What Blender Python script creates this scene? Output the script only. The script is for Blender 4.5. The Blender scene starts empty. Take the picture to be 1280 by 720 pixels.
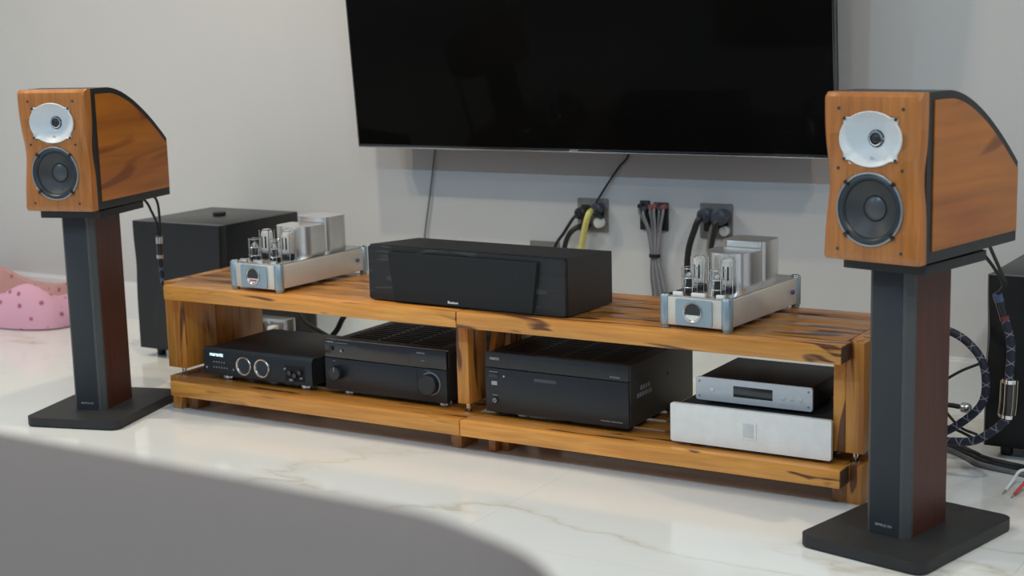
import bpy, bmesh, math, random
from mathutils import Vector, Matrix
R = math.radians
random.seed(4)
sc = bpy.context.scene
col = sc.collection

# ---------------------------------------------------------------- camera
def look_matrix(yaw, pitch, roll):
    cy, sy, cp, sp = math.cos(yaw), math.sin(yaw), math.cos(pitch), math.sin(pitch)
    f = Vector((-sy*cp, cy*cp, -sp)); r = Vector((cy, sy, 0)); u = r.cross(f)
    r2 = math.cos(roll)*r + math.sin(roll)*u
    u2 = -math.sin(roll)*r + math.cos(roll)*u
    return Matrix((r2, u2, -f)).transposed()
cam = bpy.data.cameras.new('camera')
co = bpy.data.objects.new('camera', cam); col.objects.link(co)
M4 = look_matrix(0.5518, 0.1731, -0.0260).to_4x4(); M4.translation = Vector((2.2834, -3.4145, 1.179))
co.matrix_world = M4
cam.sensor_width = 36.0; cam.lens = 1928.8/1280*36; cam.clip_start = 0.05
cam.dof.use_dof = True; cam.dof.focus_distance = 4.0; cam.dof.aperture_fstop = 3.6
sc.camera = co

# ---------------------------------------------------------------- world and lights
w = bpy.data.worlds.new('world'); sc.world = w; w.use_nodes = True
w.node_tree.nodes['Background'].inputs[0].default_value = (0.62, 0.76, 1.0, 1)
w.node_tree.nodes['Background'].inputs[1].default_value = 0.36
def disk(name, loc, power, color, size=0.09):
    l = bpy.data.lights.new(name, 'AREA'); l.shape = 'DISK'; l.size = size; l.energy = power; l.color = color
    o = bpy.data.objects.new(name, l); o.location = loc; col.objects.link(o)
WARM, COOL = (1.0, 0.855, 0.64), (0.48, 0.76, 1.0)
for x, y, p in ((-0.72, -0.10, 14), (-2.40, -0.90, 20), (-1.95, -0.90, 11), (2.5, -0.8, 17), (1.0, -1.9, 9)):  # the rightmost is an added fill that keeps the right side bright
    disk('downlight_or_fill', (x, y, 2.72), p, WARM)
for x in (-2.3, 0.1, 2.4):
    disk('daylight_lamp', (x, -2.7, 2.72), 26, COOL)
sc.view_settings.view_transform = 'Standard'; sc.view_settings.look = 'None'
sc.view_settings.exposure = 0.25; sc.view_settings.gamma = 1.0
sc.view_settings.use_curve_mapping = False

# ---------------------------------------------------------------- material helpers
def newmat(name):
    m = bpy.data.materials.new(name); m.use_nodes = True
    nt = m.node_tree; b = nt.nodes['Principled BSDF']
    return m, nt, b
def N(nt, t, **kw):
    n = nt.nodes.new(t)
    for k, v in kw.items(): setattr(n, k, v)
    return n
def ramp(nt, stops):
    n = nt.nodes.new('ShaderNodeValToRGB'); e = n.color_ramp.elements
    e[0].position, e[0].color = stops[0][0], (*stops[0][1], 1)
    e[1].position, e[1].color = stops[-1][0], (*stops[-1][1], 1)
    for p, c in stops[1:-1]:
        q = e.new(p); q.color = (*c, 1)
    return n
def plain(name, c, rough=0.5, metal=0.0, var=0.06, scale=60, bump=0.0, coat=0.0, spec=0.5):
    """a paint, plastic or metal with faint procedural mottling"""
    m, nt, b = newmat(name)
    tc = N(nt, 'ShaderNodeTexCoord'); no = N(nt, 'ShaderNodeTexNoise'); no.inputs['Scale'].default_value = scale
    no.inputs['Detail'].default_value = 4
    nt.links.new(tc.outputs['Object'], no.inputs['Vector'])
    rp = ramp(nt, [(0.3, tuple(max(0, x*(1-var)) for x in c)), (0.7, tuple(min(1, x*(1+var)) for x in c))])
    nt.links.new(no.outputs['Fac'], rp.inputs['Fac']); nt.links.new(rp.outputs['Color'], b.inputs['Base Color'])
    b.inputs['Roughness'].default_value = rough; b.inputs['Metallic'].default_value = metal
    b.inputs['Specular IOR Level'].default_value = spec
    b.inputs['Coat Weight'].default_value = coat; b.inputs['Coat Roughness'].default_value = 0.08
    if bump:
        bp = N(nt, 'ShaderNodeBump'); bp.inputs['Strength'].default_value = bump; bp.inputs['Distance'].default_value = 0.001
        nt.links.new(no.outputs['Fac'], bp.inputs['Height']); nt.links.new(bp.outputs['Normal'], b.inputs['Normal'])
    return m
def wood(name, axis, light, mid, dark, streak=0.5, rough=0.35, scale=1.0, coat=0.15):
    """timber with grain along the axis, broad dark streaks, and a shift of its own for each board"""
    m, nt, b = newmat(name)
    tc = N(nt, 'ShaderNodeTexCoord'); oi = N(nt, 'ShaderNodeObjectInfo')
    mul = N(nt, 'ShaderNodeVectorMath', operation='SCALE'); mul.inputs['Scale'].default_value = 7.0
    comb = N(nt, 'ShaderNodeCombineXYZ')
    for i in range(3): nt.links.new(oi.outputs['Random'], comb.inputs[i])
    nt.links.new(comb.outputs[0], mul.inputs[0])
    add = N(nt, 'ShaderNodeVectorMath', operation='ADD')
    nt.links.new(tc.outputs['Object'], add.inputs[0]); nt.links.new(mul.outputs[0], add.inputs[1])
    def mapped(lo, hi):
        mp = N(nt, 'ShaderNodeMapping'); s = [hi*scale]*3; s[axis] = lo*scale
        mp.inputs['Scale'].default_value = s
        nt.links.new(add.outputs[0], mp.inputs['Vector']); return mp
    n1 = N(nt, 'ShaderNodeTexNoise'); n1.inputs['Scale'].default_value = 1; n1.inputs['Detail'].default_value = 3
    n1.inputs['Distortion'].default_value = 0.6
    nt.links.new(mapped(1.6, 13).outputs[0], n1.inputs['Vector'])
    n2 = N(nt, 'ShaderNodeTexNoise'); n2.inputs['Scale'].default_value = 1; n2.inputs['Detail'].default_value = 5
    n2.inputs['Distortion'].default_value = 0.4
    nt.links.new(mapped(5, 90).outputs[0], n2.inputs['Vector'])
    r1 = ramp(nt, [(0.28, mid), (0.48, light), (0.62, tuple((a+c)/2 for a, c in zip(light, mid))), (0.75, light)])
    nt.links.new(n1.outputs['Fac'], r1.inputs['Fac'])
    r2 = ramp(nt, [(0.30, (0.72,)*3), (0.65, (1.08,)*3)])
    nt.links.new(n2.outputs['Fac'], r2.inputs['Fac'])
    mx = N(nt, 'ShaderNodeMix', data_type='RGBA', blend_type='MULTIPLY'); mx.inputs[0].default_value = 0.8
    nt.links.new(r1.outputs['Color'], mx.inputs[6]); nt.links.new(r2.outputs['Color'], mx.inputs[7])
    n3 = N(nt, 'ShaderNodeTexNoise'); n3.inputs['Scale'].default_value = 1; n3.inputs['Detail'].default_value = 2
    n3.inputs['Distortion'].default_value = 1.4
    nt.links.new(mapped(2.2, 17).outputs[0], n3.inputs['Vector'])
    t = 0.74 - 0.16*streak
    r3 = ramp(nt, [(t-0.03, (0,)*3), (t+0.02, (1,)*3)])
    nt.links.new(n3.outputs['Fac'], r3.inputs['Fac'])
    mx2 = N(nt, 'ShaderNodeMix', data_type='RGBA'); nt.links.new(r3.outputs['Color'], mx2.inputs[0])
    mx2.inputs[7].default_value = (*dark, 1); nt.links.new(mx.outputs[2], mx2.inputs[6])
    # a little lighter or darker from board to board
    hsv = N(nt, 'ShaderNodeHueSaturation'); mr = N(nt, 'ShaderNodeMapRange')
    mr.inputs['To Min'].default_value = 0.86; mr.inputs['To Max'].default_value = 1.1
    nt.links.new(oi.outputs['Random'], mr.inputs['Value']); nt.links.new(mr.outputs[0], hsv.inputs['Value'])
    nt.links.new(mx2.outputs[2], hsv.inputs['Color']); nt.links.new(hsv.outputs[0], b.inputs['Base Color'])
    b.inputs['Roughness'].default_value = rough; b.inputs['Coat Weight'].default_value = coat
    b.inputs['Coat Roughness'].default_value = 0.12
    return m

L_, M_, D_ = (0.80, 0.350, 0.072), (0.65, 0.225, 0.034), (0.14, 0.045, 0.016)
wood_x = wood('tiger_wood_long', 0, L_, M_, D_, 0.70)
wood_top = wood('tiger_wood_top', 0, (0.56, 0.235, 0.045), (0.34, 0.115, 0.022), (0.10, 0.035, 0.013), 0.95, rough=0.3)
wood_shelf = wood('tiger_wood_shelf', 0, (0.62, 0.25, 0.042), (0.48, 0.16, 0.024), D_, 0.35, rough=0.22, coat=0.4)
wood_z = wood('tiger_wood_upright', 2, (0.68, 0.285, 0.052), (0.50, 0.165, 0.024), D_, 0.75)
wood_y = wood('tiger_wood_depth', 1, (0.42, 0.18, 0.05), (0.25, 0.09, 0.03), D_, 0.75)
end_grain = plain('end_grain', (0.085, 0.04, 0.02), 0.6, var=0.4, scale=220)
cherry = wood('cherry_baffle', 2, (0.46, 0.165, 0.034), (0.38, 0.125, 0.024), (0.26, 0.08, 0.015), 0.15, rough=0.32, coat=0.3)
cherry_panel = wood('cherry_panel_lacquered', 1, (0.50, 0.165, 0.015), (0.36, 0.10, 0.009), (0.22, 0.055, 0.006), 0.6, rough=0.35, scale=0.45, coat=0.25)
mahogany = wood('dark_mahogany', 2, (0.075, 0.017, 0.008), (0.048, 0.011, 0.006), (0.03, 0.008, 0.005), 0.4, rough=0.45, coat=0.0)
black_satin = plain('black_satin', (0.017, 0.018, 0.019), 0.42)
black_gloss = plain('black_gloss', (0.012, 0.012, 0.013), 0.18, coat=0.4)
black_deep = plain('black_matt', (0.008, 0.008, 0.009), 0.8)
black_ash = wood('black_ash', 0, (0.014, 0.014, 0.015), (0.007, 0.007, 0.008), (0.045, 0.045, 0.048), 0.75, rough=0.45, scale=2.2, coat=0.0)
grille_cloth = plain('grille_cloth', (0.030, 0.031, 0.032), 0.95, var=0.25, scale=900, bump=0.2, spec=0.1)
stand_cloth = plain('stand_front', (0.038, 0.042, 0.047), 0.7, var=0.12, scale=500, spec=0.3)
stand_edge = plain('stand_edge', (0.062, 0.066, 0.068), 0.55)
stand_base = plain('stand_base', (0.020, 0.020, 0.021), 0.55, var=0.2, scale=700, bump=0.25)
sub_black = wood('subwoofer_black', 2, (0.008, 0.009, 0.010), (0.005, 0.006, 0.007), (0.012, 0.012, 0.013), 0.4, rough=0.32, coat=0.0)
amp_front = plain('anodised_black', (0.026, 0.029, 0.033), 0.36, metal=0.25)
amp_case = plain('painted_steel_black', (0.022, 0.022, 0.022), 0.5, bump=0.1, scale=400)
amp_side = plain('painted_steel_olive', (0.045, 0.045, 0.036), 0.55)
silver = plain('brushed_silver', (0.90, 0.89, 0.86), 0.42, metal=0.25, var=0.04, scale=30)
silver_dac = plain('satin_silver', (0.70, 0.71, 0.72), 0.42, metal=0.3, var=0.02)
steel = plain('satin_steel', (0.80, 0.79, 0.77), 0.27, metal=0.85, var=0.03)
champagne = plain('champagne_aluminium', (0.74, 0.69, 0.61), 0.42, metal=0.3, var=0.03)
blue_grey = plain('blue_grey_aluminium', (0.34, 0.43, 0.48), 0.32, metal=0.5, var=0.03)
chrome = plain('chrome', (0.85, 0.85, 0.85), 0.10, metal=1.0, var=0.01)
chrome_soft = plain('dull_chrome', (0.62, 0.60, 0.57), 0.24, metal=1.0, var=0.02)
ivory = plain('ivory_plastic', (0.80, 0.80, 0.76), 0.4)
white_p = plain('white_plastic', (0.82, 0.82, 0.80), 0.4)
white_print = plain('white_print', (0.88, 0.92, 0.94), 0.6)
lit_print = plain('lit_white_logo', (0.8, 0.9, 0.95), 0.6)
lit_print.node_tree.nodes['Principled BSDF'].inputs['Emission Color'].default_value = (0.65, 0.92, 1.0, 1)
lit_print.node_tree.nodes['Principled BSDF'].inputs['Emission Strength'].default_value = 0.9
grey_print = plain('grey_print', (0.30, 0.31, 0.32), 0.6)
gold_print = plain('gold_print', (0.55, 0.48, 0.34), 0.5)
faint_print = plain('faint_print', (0.42, 0.43, 0.44), 0.6)
red_p = plain('red_plastic', (0.60, 0.07, 0.05), 0.45)
horn_white = plain('horn_white', (0.62, 0.64, 0.65), 0.42, metal=0.0, var=0.02)
ring_grey = plain('ring_grey', (0.30, 0.31, 0.32), 0.35, metal=0.6)
rubber_blue = plain('surround_rubber', (0.022, 0.030, 0.038), 0.4)
cone_grey = plain('cone_grey', (0.040, 0.041, 0.042), 0.5, scale=40, var=0.15)
cap_grey = plain('cap_grey', (0.075, 0.076, 0.078), 0.32)
cable_black = plain('cable_black', (0.018, 0.018, 0.020), 0.5)
cable_grey = plain('cable_grey', (0.17, 0.17, 0.18), 0.5)
cable_clear = plain('cable_clear_grey', (0.28, 0.27, 0.29), 0.4)
cable_tan = plain('cable_tan', (0.30, 0.25, 0.18), 0.5)
plate_steel = plain('outlet_plate', (0.30, 0.28, 0.26), 0.4, metal=0.6)
navy_plug = plain('navy_plug', (0.05, 0.06, 0.085), 0.45)
brown_red = plain('terminal_red', (0.26, 0.08, 0.06), 0.5)
blue_metal = plain('blue_metal', (0.10, 0.17, 0.36), 0.3, metal=0.7)
blue_dark = plain('blue_sleeve', (0.09, 0.14, 0.26), 0.3, metal=0.5)
red_dark = plain('dark_red_band', (0.16, 0.03, 0.03), 0.4)
display_dark = plain('display_glass', (0.035, 0.038, 0.038), 0.12, coat=0.5)
display_brown = plain('display_smoked', (0.022, 0.015, 0.012), 0.2, coat=0.4)
sofa_cloth = plain('sofa_cloth', (0.162, 0.126, 0.112), 0.9, var=0.10, scale=300, bump=0.3, spec=0.15)
wall_paint = plain('wall_paint', (0.605, 0.592, 0.578), 0.7, var=0.012, scale=3, spec=0.2)
skirting = plain('skirting_white', (0.80, 0.81, 0.79), 0.3, var=0.01)
ceiling_paint = plain('ceiling_paint', (0.80, 0.80, 0.78), 0.8, var=0.01)
grout = plain('grout', (0.74, 0.73, 0.71), 0.6)
zip_black = plain('hook_and_loop_black', (0.012, 0.012, 0.013), 0.9)

def tv_glass_mat():
    m, nt, b = newmat('screen_black_glass')
    tc = N(nt, 'ShaderNodeTexCoord'); no = N(nt, 'ShaderNodeTexNoise'); no.inputs['Scale'].default_value = 2
    nt.links.new(tc.outputs['Object'], no.inputs['Vector'])
    rp = ramp(nt, [(0.3, (0.0042, 0.0040, 0.0038)), (0.7, (0.0055, 0.0052, 0.0050))])
    nt.links.new(no.outputs['Fac'], rp.inputs['Fac']); nt.links.new(rp.outputs['Color'], b.inputs['Base Color'])
    b.inputs['Roughness'].default_value = 0.06; b.inputs['IOR'].default_value = 1.09
    return m
screen_glass = tv_glass_mat()

def glass_mat():
    m, nt, b = newmat('tube_glass')
    b.inputs['Base Color'].default_value = (0.95, 0.97, 0.97, 1); b.inputs['Roughness'].default_value = 0.03
    b.inputs['Transmission Weight'].default_value = 1.0; b.inputs['IOR'].default_value = 1.2
    return m
tube_glass = glass_mat()

def marble_mat():
    m, nt, b = newmat('polished_marble')
    ge = N(nt, 'ShaderNodeNewGeometry')
    mp = N(nt, 'ShaderNodeMapping'); mp.inputs['Rotation'].default_value = (0, 0, R(-33)); mp.inputs['Scale'].default_value = (0.55, 1.5, 1)
    nt.links.new(ge.outputs['Position'], mp.inputs['Vector'])
    warp = N(nt, 'ShaderNodeTexNoise'); warp.inputs['Scale'].default_value = 1.3; warp.inputs['Detail'].default_value = 6
    nt.links.new(mp.outputs[0], warp.inputs['Vector'])
    sub = N(nt, 'ShaderNodeMath', operation='SUBTRACT'); sub.inputs[1].default_value = 0.5
    nt.links.new(warp.outputs['Fac'], sub.inputs[0])
    ab = N(nt, 'ShaderNodeMath', operation='ABSOLUTE'); nt.links.new(sub.outputs[0], ab.inputs[0])
    vein = ramp(nt, [(0.0, (0.66, 0.61, 0.52)), (0.005, (0.77, 0.745, 0.69)), (0.022, (0.83, 0.825, 0.80))])
    nt.links.new(ab.outputs[0], vein.inputs['Fac'])
    msk = N(nt, 'ShaderNodeTexNoise'); msk.inputs['Scale'].default_value = 0.9; msk.inputs['Detail'].default_value = 2
    nt.links.new(ge.outputs['Position'], msk.inputs['Vector'])
    mk = ramp(nt, [(0.46, (0,)*3), (0.60, (1,)*3)]); nt.links.new(msk.outputs['Fac'], mk.inputs['Fac'])
    cl = N(nt, 'ShaderNodeTexNoise'); cl.inputs['Scale'].default_value = 2.2; cl.inputs['Detail'].default_value = 5
    nt.links.new(mp.outputs[0], cl.inputs['Vector'])
    base = ramp(nt, [(0.35, (0.79, 0.785, 0.765)), (0.6, (0.84, 0.835, 0.81))]); nt.links.new(cl.outputs['Fac'], base.inputs['Fac'])
    mx = N(nt, 'ShaderNodeMix', data_type='RGBA'); nt.links.new(mk.outputs['Color'], mx.inputs[0])
    nt.links.new(base.outputs['Color'], mx.inputs[6]); nt.links.new(vein.outputs['Color'], mx.inputs[7])
    nt.links.new(mx.outputs[2], b.inputs['Base Color'])
    b.inputs['Roughness'].default_value = 0.10; b.inputs['IOR'].default_value = 1.5
    return m
marble = marble_mat()

def braid_mat():
    """navy braid with thin white threads crossing on it (UV: around, along in metres)"""
    m, nt, b = newmat('navy_braid_white_thread')
    uv = N(nt, 'ShaderNodeUVMap'); sp = N(nt, 'ShaderNodeSeparateXYZ'); nt.links.new(uv.outputs[0], sp.inputs[0])
    outs = []
    for sgn in (1, -1):
        a = N(nt, 'ShaderNodeMath', operation='MULTIPLY'); a.inputs[1].default_value = 28.0
        nt.links.new(sp.outputs[1], a.inputs[0])
        c = N(nt, 'ShaderNodeMath', operation='MULTIPLY_ADD'); c.inputs[1].default_value = sgn
        nt.links.new(sp.outputs[0], c.inputs[0]); nt.links.new(a.outputs[0], c.inputs[2])
        fr = N(nt, 'ShaderNodeMath', operation='FRACT'); nt.links.new(c.outputs[0], fr.inputs[0])
        lt = N(nt, 'ShaderNodeMath', operation='LESS_THAN'); lt.inputs[1].default_value = 0.08
        nt.links.new(fr.outputs[0], lt.inputs[0]); outs.append(lt)
    mxm = N(nt, 'ShaderNodeMath', operation='MAXIMUM')
    nt.links.new(outs[0].outputs[0], mxm.inputs[0]); nt.links.new(outs[1].outputs[0], mxm.inputs[1])
    mx = N(nt, 'ShaderNodeMix', data_type='RGBA'); nt.links.new(mxm.outputs[0], mx.inputs[0])
    mx.inputs[6].default_value = (0.014, 0.015, 0.035, 1); mx.inputs[7].default_value = (0.20, 0.21, 0.26, 1)
    nt.links.new(mx.outputs[2], b.inputs['Base Color']); b.inputs['Roughness'].default_value = 0.6
    return m
braid = braid_mat()

def dotted_mat(name, base, dot, sc_=22):
    m, nt, b = newmat(name)
    tc = N(nt, 'ShaderNodeTexCoord'); vo = N(nt, 'ShaderNodeTexVoronoi'); vo.inputs['Scale'].default_value = sc_
    vo.inputs['Randomness'].default_value = 0.45
    nt.links.new(tc.outputs['Object'], vo.inputs['Vector'])
    rp = ramp(nt, [(0.14, dot), (0.21, tuple((a+c)/2 for a, c in zip(base, dot))), (0.28, base)])
    nt.links.new(vo.outputs['Distance'], rp.inputs['Fac']); nt.links.new(rp.outputs['Color'], b.inputs['Base Color'])
    b.inputs['Roughness'].default_value = 0.9; b.inputs['Specular IOR Level'].default_value = 0.2
    return m
bed_pink = dotted_mat('pink_print_cotton', (0.76, 0.42, 0.55), (0.38, 0.10, 0.20))
bed_inner = dotted_mat('salmon_lining', (0.60, 0.33, 0.31), (0.36, 0.10, 0.14))
bed_cushion = plain('grey_white_plush', (0.60, 0.57, 0.55), 0.95, var=0.1)

sub_black.node_tree.nodes['Principled BSDF'].inputs['Specular IOR Level'].default_value = 0.45

# ---------------------------------------------------------------- mesh helpers
def bm_new(): return bmesh.new()
def add_box(bm, x0, x1, y0, y1, z0, z1, bev=0.0, seg=2):
    r = bmesh.ops.create_cube(bm, size=1.0)
    for v in r['verts']:
        v.co = Vector((x0+(v.co.x+.5)*(x1-x0), y0+(v.co.y+.5)*(y1-y0), z0+(v.co.z+.5)*(z1-z0)))
    if bev:
        es = list({e for v in r['verts'] for e in v.link_edges})
        bmesh.ops.bevel(bm, geom=es, offset=bev, segments=seg, affect='EDGES', profile=0.5, clamp_overlap=True)
    return bm
def box(x0, x1, y0, y1, z0, z1, bev=0.0, seg=2):
    return add_box(bm_new(), x0, x1, y0, y1, z0, z1, bev, seg)
def add_lathe(bm, prof, c=(0, 0, 0), axis='Z', n=32, sx=1.0, sy=1.0, ring=False, caps=True):
    """profile [(radius, height)] turned about an axis through c; axis 'Y' points the height to -Y (towards the room)"""
    rings = []
    for r, h in prof:
        cur = []
        for i in range(n):
            a = 2*math.pi*i/n
            if axis == 'Z': p = (c[0]+r*sx*math.cos(a), c[1]+r*sy*math.sin(a), c[2]+h)
            elif axis == 'Y': p = (c[0]+r*sx*math.cos(a), c[1]-h, c[2]+r*sy*math.sin(a))
            else: p = (c[0]+h, c[1]+r*sx*math.cos(a), c[2]+r*sy*math.sin(a))
            cur.append(bm.verts.new(p))
        rings.append(cur)
    for k in range(len(rings)-1):
        for i in range(n):
            j = (i+1) % n
            bm.faces.new((rings[k][i], rings[k][j], rings[k+1][j], rings[k+1][i]))
    if ring:
        for i in range(n):
            j = (i+1) % n
            bm.faces.new((rings[-1][i], rings[-1][j], rings[0][j], rings[0][i]))
    elif caps:
        for rg, r in ((rings[0], prof[0][0]), (rings[-1], prof[-1][0])):
            if r > 1e-6: bm.faces.new(rg)
    bmesh.ops.remove_doubles(bm, verts=[v for rg in rings for v in rg], dist=1e-6)
    return bm
def lathe(prof, **k): return add_lathe(bm_new(), prof, **k)
def add_cyl(bm, r, h0, h1, c, axis='Z', n=20, bev=0.0):
    b = bev
    prof = [(r, h0), (r, h1)] if not b else [(r-b, h0), (r, h0+b), (r, h1-b), (r-b, h1)]
    return add_lathe(bm, prof, c=c, axis=axis, n=n)
def cyl(r, h0, h1, c, axis='Z', n=20, bev=0.0): return add_cyl(bm_new(), r, h0, h1, c, axis, n, bev)
def add_prism(bm, pts, a0, a1, plane='XY', bev=0.0):
    """outline extruded from a0 to a1 across the plane's normal"""
    def P(p, a):
        return {'XY': (p[0], p[1], a), 'XZ': (p[0], a, p[1]), 'YZ': (a, p[0], p[1])}[plane]
    lo = [bm.verts.new(P(p, a0)) for p in pts]; hi = [bm.verts.new(P(p, a1)) for p in pts]
    n = len(pts); f = [bm.faces.new(lo[::-1]), bm.faces.new(hi)]
    for i in range(n): f.append(bm.faces.new((lo[i], lo[(i+1) % n], hi[(i+1) % n], hi[i])))
    if bev:
        es = [e for e in {e for v in lo+hi for e in v.link_edges} if e.calc_face_angle(0) > R(25)]
        bmesh.ops.bevel(bm, geom=es, offset=bev, segments=2, affect='EDGES', profile=0.5, clamp_overlap=True)
    return bm
def prism(pts, a0, a1, plane='XY', bev=0.0): return add_prism(bm_new(), pts, a0, a1, plane, bev)
def rrect(x0, x1, z0, z1, r, n=4):
    pts = []
    for cx, cz, a in ((x1-r, z0+r, -90), (x1-r, z1-r, 0), (x0+r, z1-r, 90), (x0+r, z0+r, 180)):
        for i in range(n+1):
            t = R(a+90*i/n); pts.append((cx+r*math.cos(t), cz+r*math.sin(t)))
    return pts
def smooth_path(pts, k=8):
    P = [Vector(p) for p in pts]; P = [2*P[0]-P[1]]+P+[2*P[-1]-P[-2]]; out = []
    for i in range(1, len(P)-2):
        for j in range(k):
            t = j/k; a, b, c, d = P[i-1], P[i], P[i+1], P[i+2]
            out.append(0.5*((2*b)+(c-a)*t+(2*a-5*b+4*c-d)*t*t+(3*b-a-3*c+d)*t**3))
    out.append(P[-2]); return out
def add_tube(bm, pts, r, n=10, k=8, smooth=True):
    path = smooth_path(pts, k) if smooth and len(pts) > 2 else [Vector(p) for p in pts]
    uvl = bm.loops.layers.uv.verify(); rings = []; L = 0; Ls = []
    up = Vector((0.13, 0.21, 0.97))
    for i, p in enumerate(path):
        t = (path[min(i+1, len(path)-1)]-path[max(i-1, 0)]).normalized()
        s = t.cross(up)
        if s.length < 0.05: s = t.cross(Vector((1, 0, 0)))
        s.normalize(); u2 = s.cross(t); up = u2
        rr = r(i/(len(path)-1)) if callable(r) else r
        rings.append([bm.verts.new(p+rr*(math.cos(2*math.pi*a/n)*s+math.sin(2*math.pi*a/n)*u2)) for a in range(n)])
        if i: L += (p-path[i-1]).length
        Ls.append(L)
    for i in range(len(rings)-1):
        for a in range(n):
            b = (a+1) % n
            f = bm.faces.new((rings[i][a], rings[i][b], rings[i+1][b], rings[i+1][a]))
            for lp, uvc in zip(f.loops, ((a/n, Ls[i]), ((a+1)/n, Ls[i]), ((a+1)/n, Ls[i+1]), (a/n, Ls[i+1]))): lp[uvl].uv = uvc
    bm.faces.new(rings[0][::-1]); bm.faces.new(rings[-1])
    return bm
def tube(pts, r, **k): return add_tube(bm_new(), pts, r, **k)

def obj(name, bm, mat, parent=None, smooth=True, label=None):
    bmesh.ops.recalc_face_normals(bm, faces=bm.faces)
    me = bpy.data.meshes.new(name); bm.to_mesh(me); bm.free()
    if smooth:
        for p in me.polygons: p.use_smooth = True
        me.set_sharp_from_angle(angle=R(38))
    me.materials.append(mat)
    o = bpy.data.objects.new(name, me); col.objects.link(o)
    if parent is not None: o.parent = parent
    if label: o['label'] = label
    return o
def tag(o, label, cat, group=None):
    o['label'] = label; o['category'] = cat
    if group: o['group'] = group
    return o
def thing(name, label, cat, loc=(0, 0, 0), rotz=0.0, group=None):
    o = bpy.data.objects.new(name, None); col.objects.link(o); o.empty_display_size = 0.05
    o.location = loc; o.rotation_euler = (0, 0, rotz)
    return tag(o, label, cat, group)
def struct(name, bm, mat):
    o = obj(name, bm, mat, smooth=False); o['kind'] = 'structure'; return o
_font_cache = {}
def text(name, s, x, y, z, h, mat, parent, width=None, bold=False, center=True):
    """raised lettering standing on a face that looks to -Y; h = letter height, width = length of the word"""
    cu = bpy.data.curves.new(name, 'FONT'); cu.body = s; cu.size = 1.0; cu.extrude = 0.012
    cu.resolution_u = 2
    if bold: cu.offset = 0.02
    t = bpy.data.objects.new(name, cu)
    col.objects.link(t); bpy.context.view_layer.update()
    me = bpy.data.meshes.new_from_object(t.evaluated_get(bpy.context.evaluated_depsgraph_get()))
    bpy.data.objects.remove(t); bpy.data.curves.remove(cu)
    xs = [v.co.x for v in me.vertices]; ys = [v.co.y for v in me.vertices]
    w0, h0 = max(xs)-min(xs), max(ys)-min(ys)
    kz = h/h0; kx = (width/w0) if width else kz
    for v in me.vertices:
        X = (v.co.x-min(xs)-(w0/2 if center else 0))*kx; Z = (v.co.y-min(ys)-h0/2)*kz
        v.co = Vector((x+X, y-v.co.z*0.02-0.0003, z+Z))
    me.materials.append(mat); me.name = name
    o = bpy.data.objects.new(name, me); col.objects.link(o); o.parent = parent
    return o

# ================================================================ THE SETTING
WY = 1.10                                   # the wall behind the television
struct('wall_back', box(-7.0, 6.0, WY, WY+0.15, 0, 2.80), wall_paint)
struct('baseboard_back', add_box(box(-7.0, 6.0, WY-0.014, WY, 0, 0.140), -7.0, 6.0, WY-0.009, WY, 0.140, 0.150), skirting)
struct('ceiling', box(-7.0, 6.0, -7.5, WY, 2.80, 2.95), ceiling_paint)
fl = struct('floor', box(-7.0, 6.0, -7.5, WY, -0.12, -0.008), grout)
TX, TY = 1.2, 1.2
tile_mesh = None
xs = [0.35+TX*i for i in range(-6, 5)]; ys = [-0.567+TY*i for i in range(-5, 2)]
for i in range(-6, 5):
    for j in range(-6, 2):
        x0 = 0.35+TX*i; y0 = -0.567+TY*j; y1 = min(y0+TY, WY)
        o = obj('tile', box(x0+.0003, x0+TX-.0003, y0+.0003, y1-.0003, -0.008, 0.0), marble, fl, smooth=False)

# ================================================================ WOODEN RACK
ZT, ZB = 0.3996, 0.3554        # upper top
LT, LB = 0.0976, 0.0525        # lower shelf
UP = 0.1265                    # underside of the upper unit's sides
PL = [(0.0622, 0.1538), (0.1541, 0.2458), (0.2461, 0.3378), (0.3381, 0.4300)]
def spike(parent, x, y):
    s = obj('spike', lathe([(0.0000, 0.0025), (0.0035, 0.006), (0.0075, 0.017), (0.0075, UP-LT-0.004), (0.0045, UP-LT-0.002), (0.0045, UP-LT+0.001)], c=(x, y, LT), n=16), chrome, parent)
    obj('spike_cup', lathe([(0.0125, 0.0), (0.0135, 0.001), (0.0135, 0.0035), (0.010, 0.006), (0.004, 0.0035), (0.0, 0.003)], c=(x, y, LT), n=20), chrome_soft, s)
def board(name, parent, x0, x1, y0, y1, z0, z1, mat, bev=0.0015):
    return obj(name, box(x0, x1, y0, y1, z0, z1, bev), mat, parent)

# upper left unit
ul = thing('rack_table', 'upper left wooden rack table, under the left tube amplifier and half the centre speaker', 'rack', (0, 0, UP), group='two-tier wooden rack units')
ul.location = (0, 0, 0)
board('front_beam', ul, -1.0757, -0.0012, 0.0, 0.062, ZB, ZT, wood_x, 0.003)
for a, b in PL: board('plank', ul, -1.0950, -0.0012, a, b, ZB+0.008, ZT-random.random()*0.0006, wood_top, 0.0004)
for y0, y1 in ((0.062, 0.205), (0.209, 0.430)):
    board('side_board', ul, -1.132, -1.0965, y0, y1, UP, ZT-0.0005, wood_z)
    board('side_board', ul, -1.0960, -1.056, y0, y1, UP, ZB+0.007, wood_z)
for y0, y1 in ((0.062, 0.160), (0.290, 0.430)):
    board('side_board', ul, -0.0430, -0.0050, y0, y1, UP, ZB+0.007, wood_z)
for x in (-1.090, -0.022):
    for y in (0.085, 0.385): spike(ul, x, y)
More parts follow.
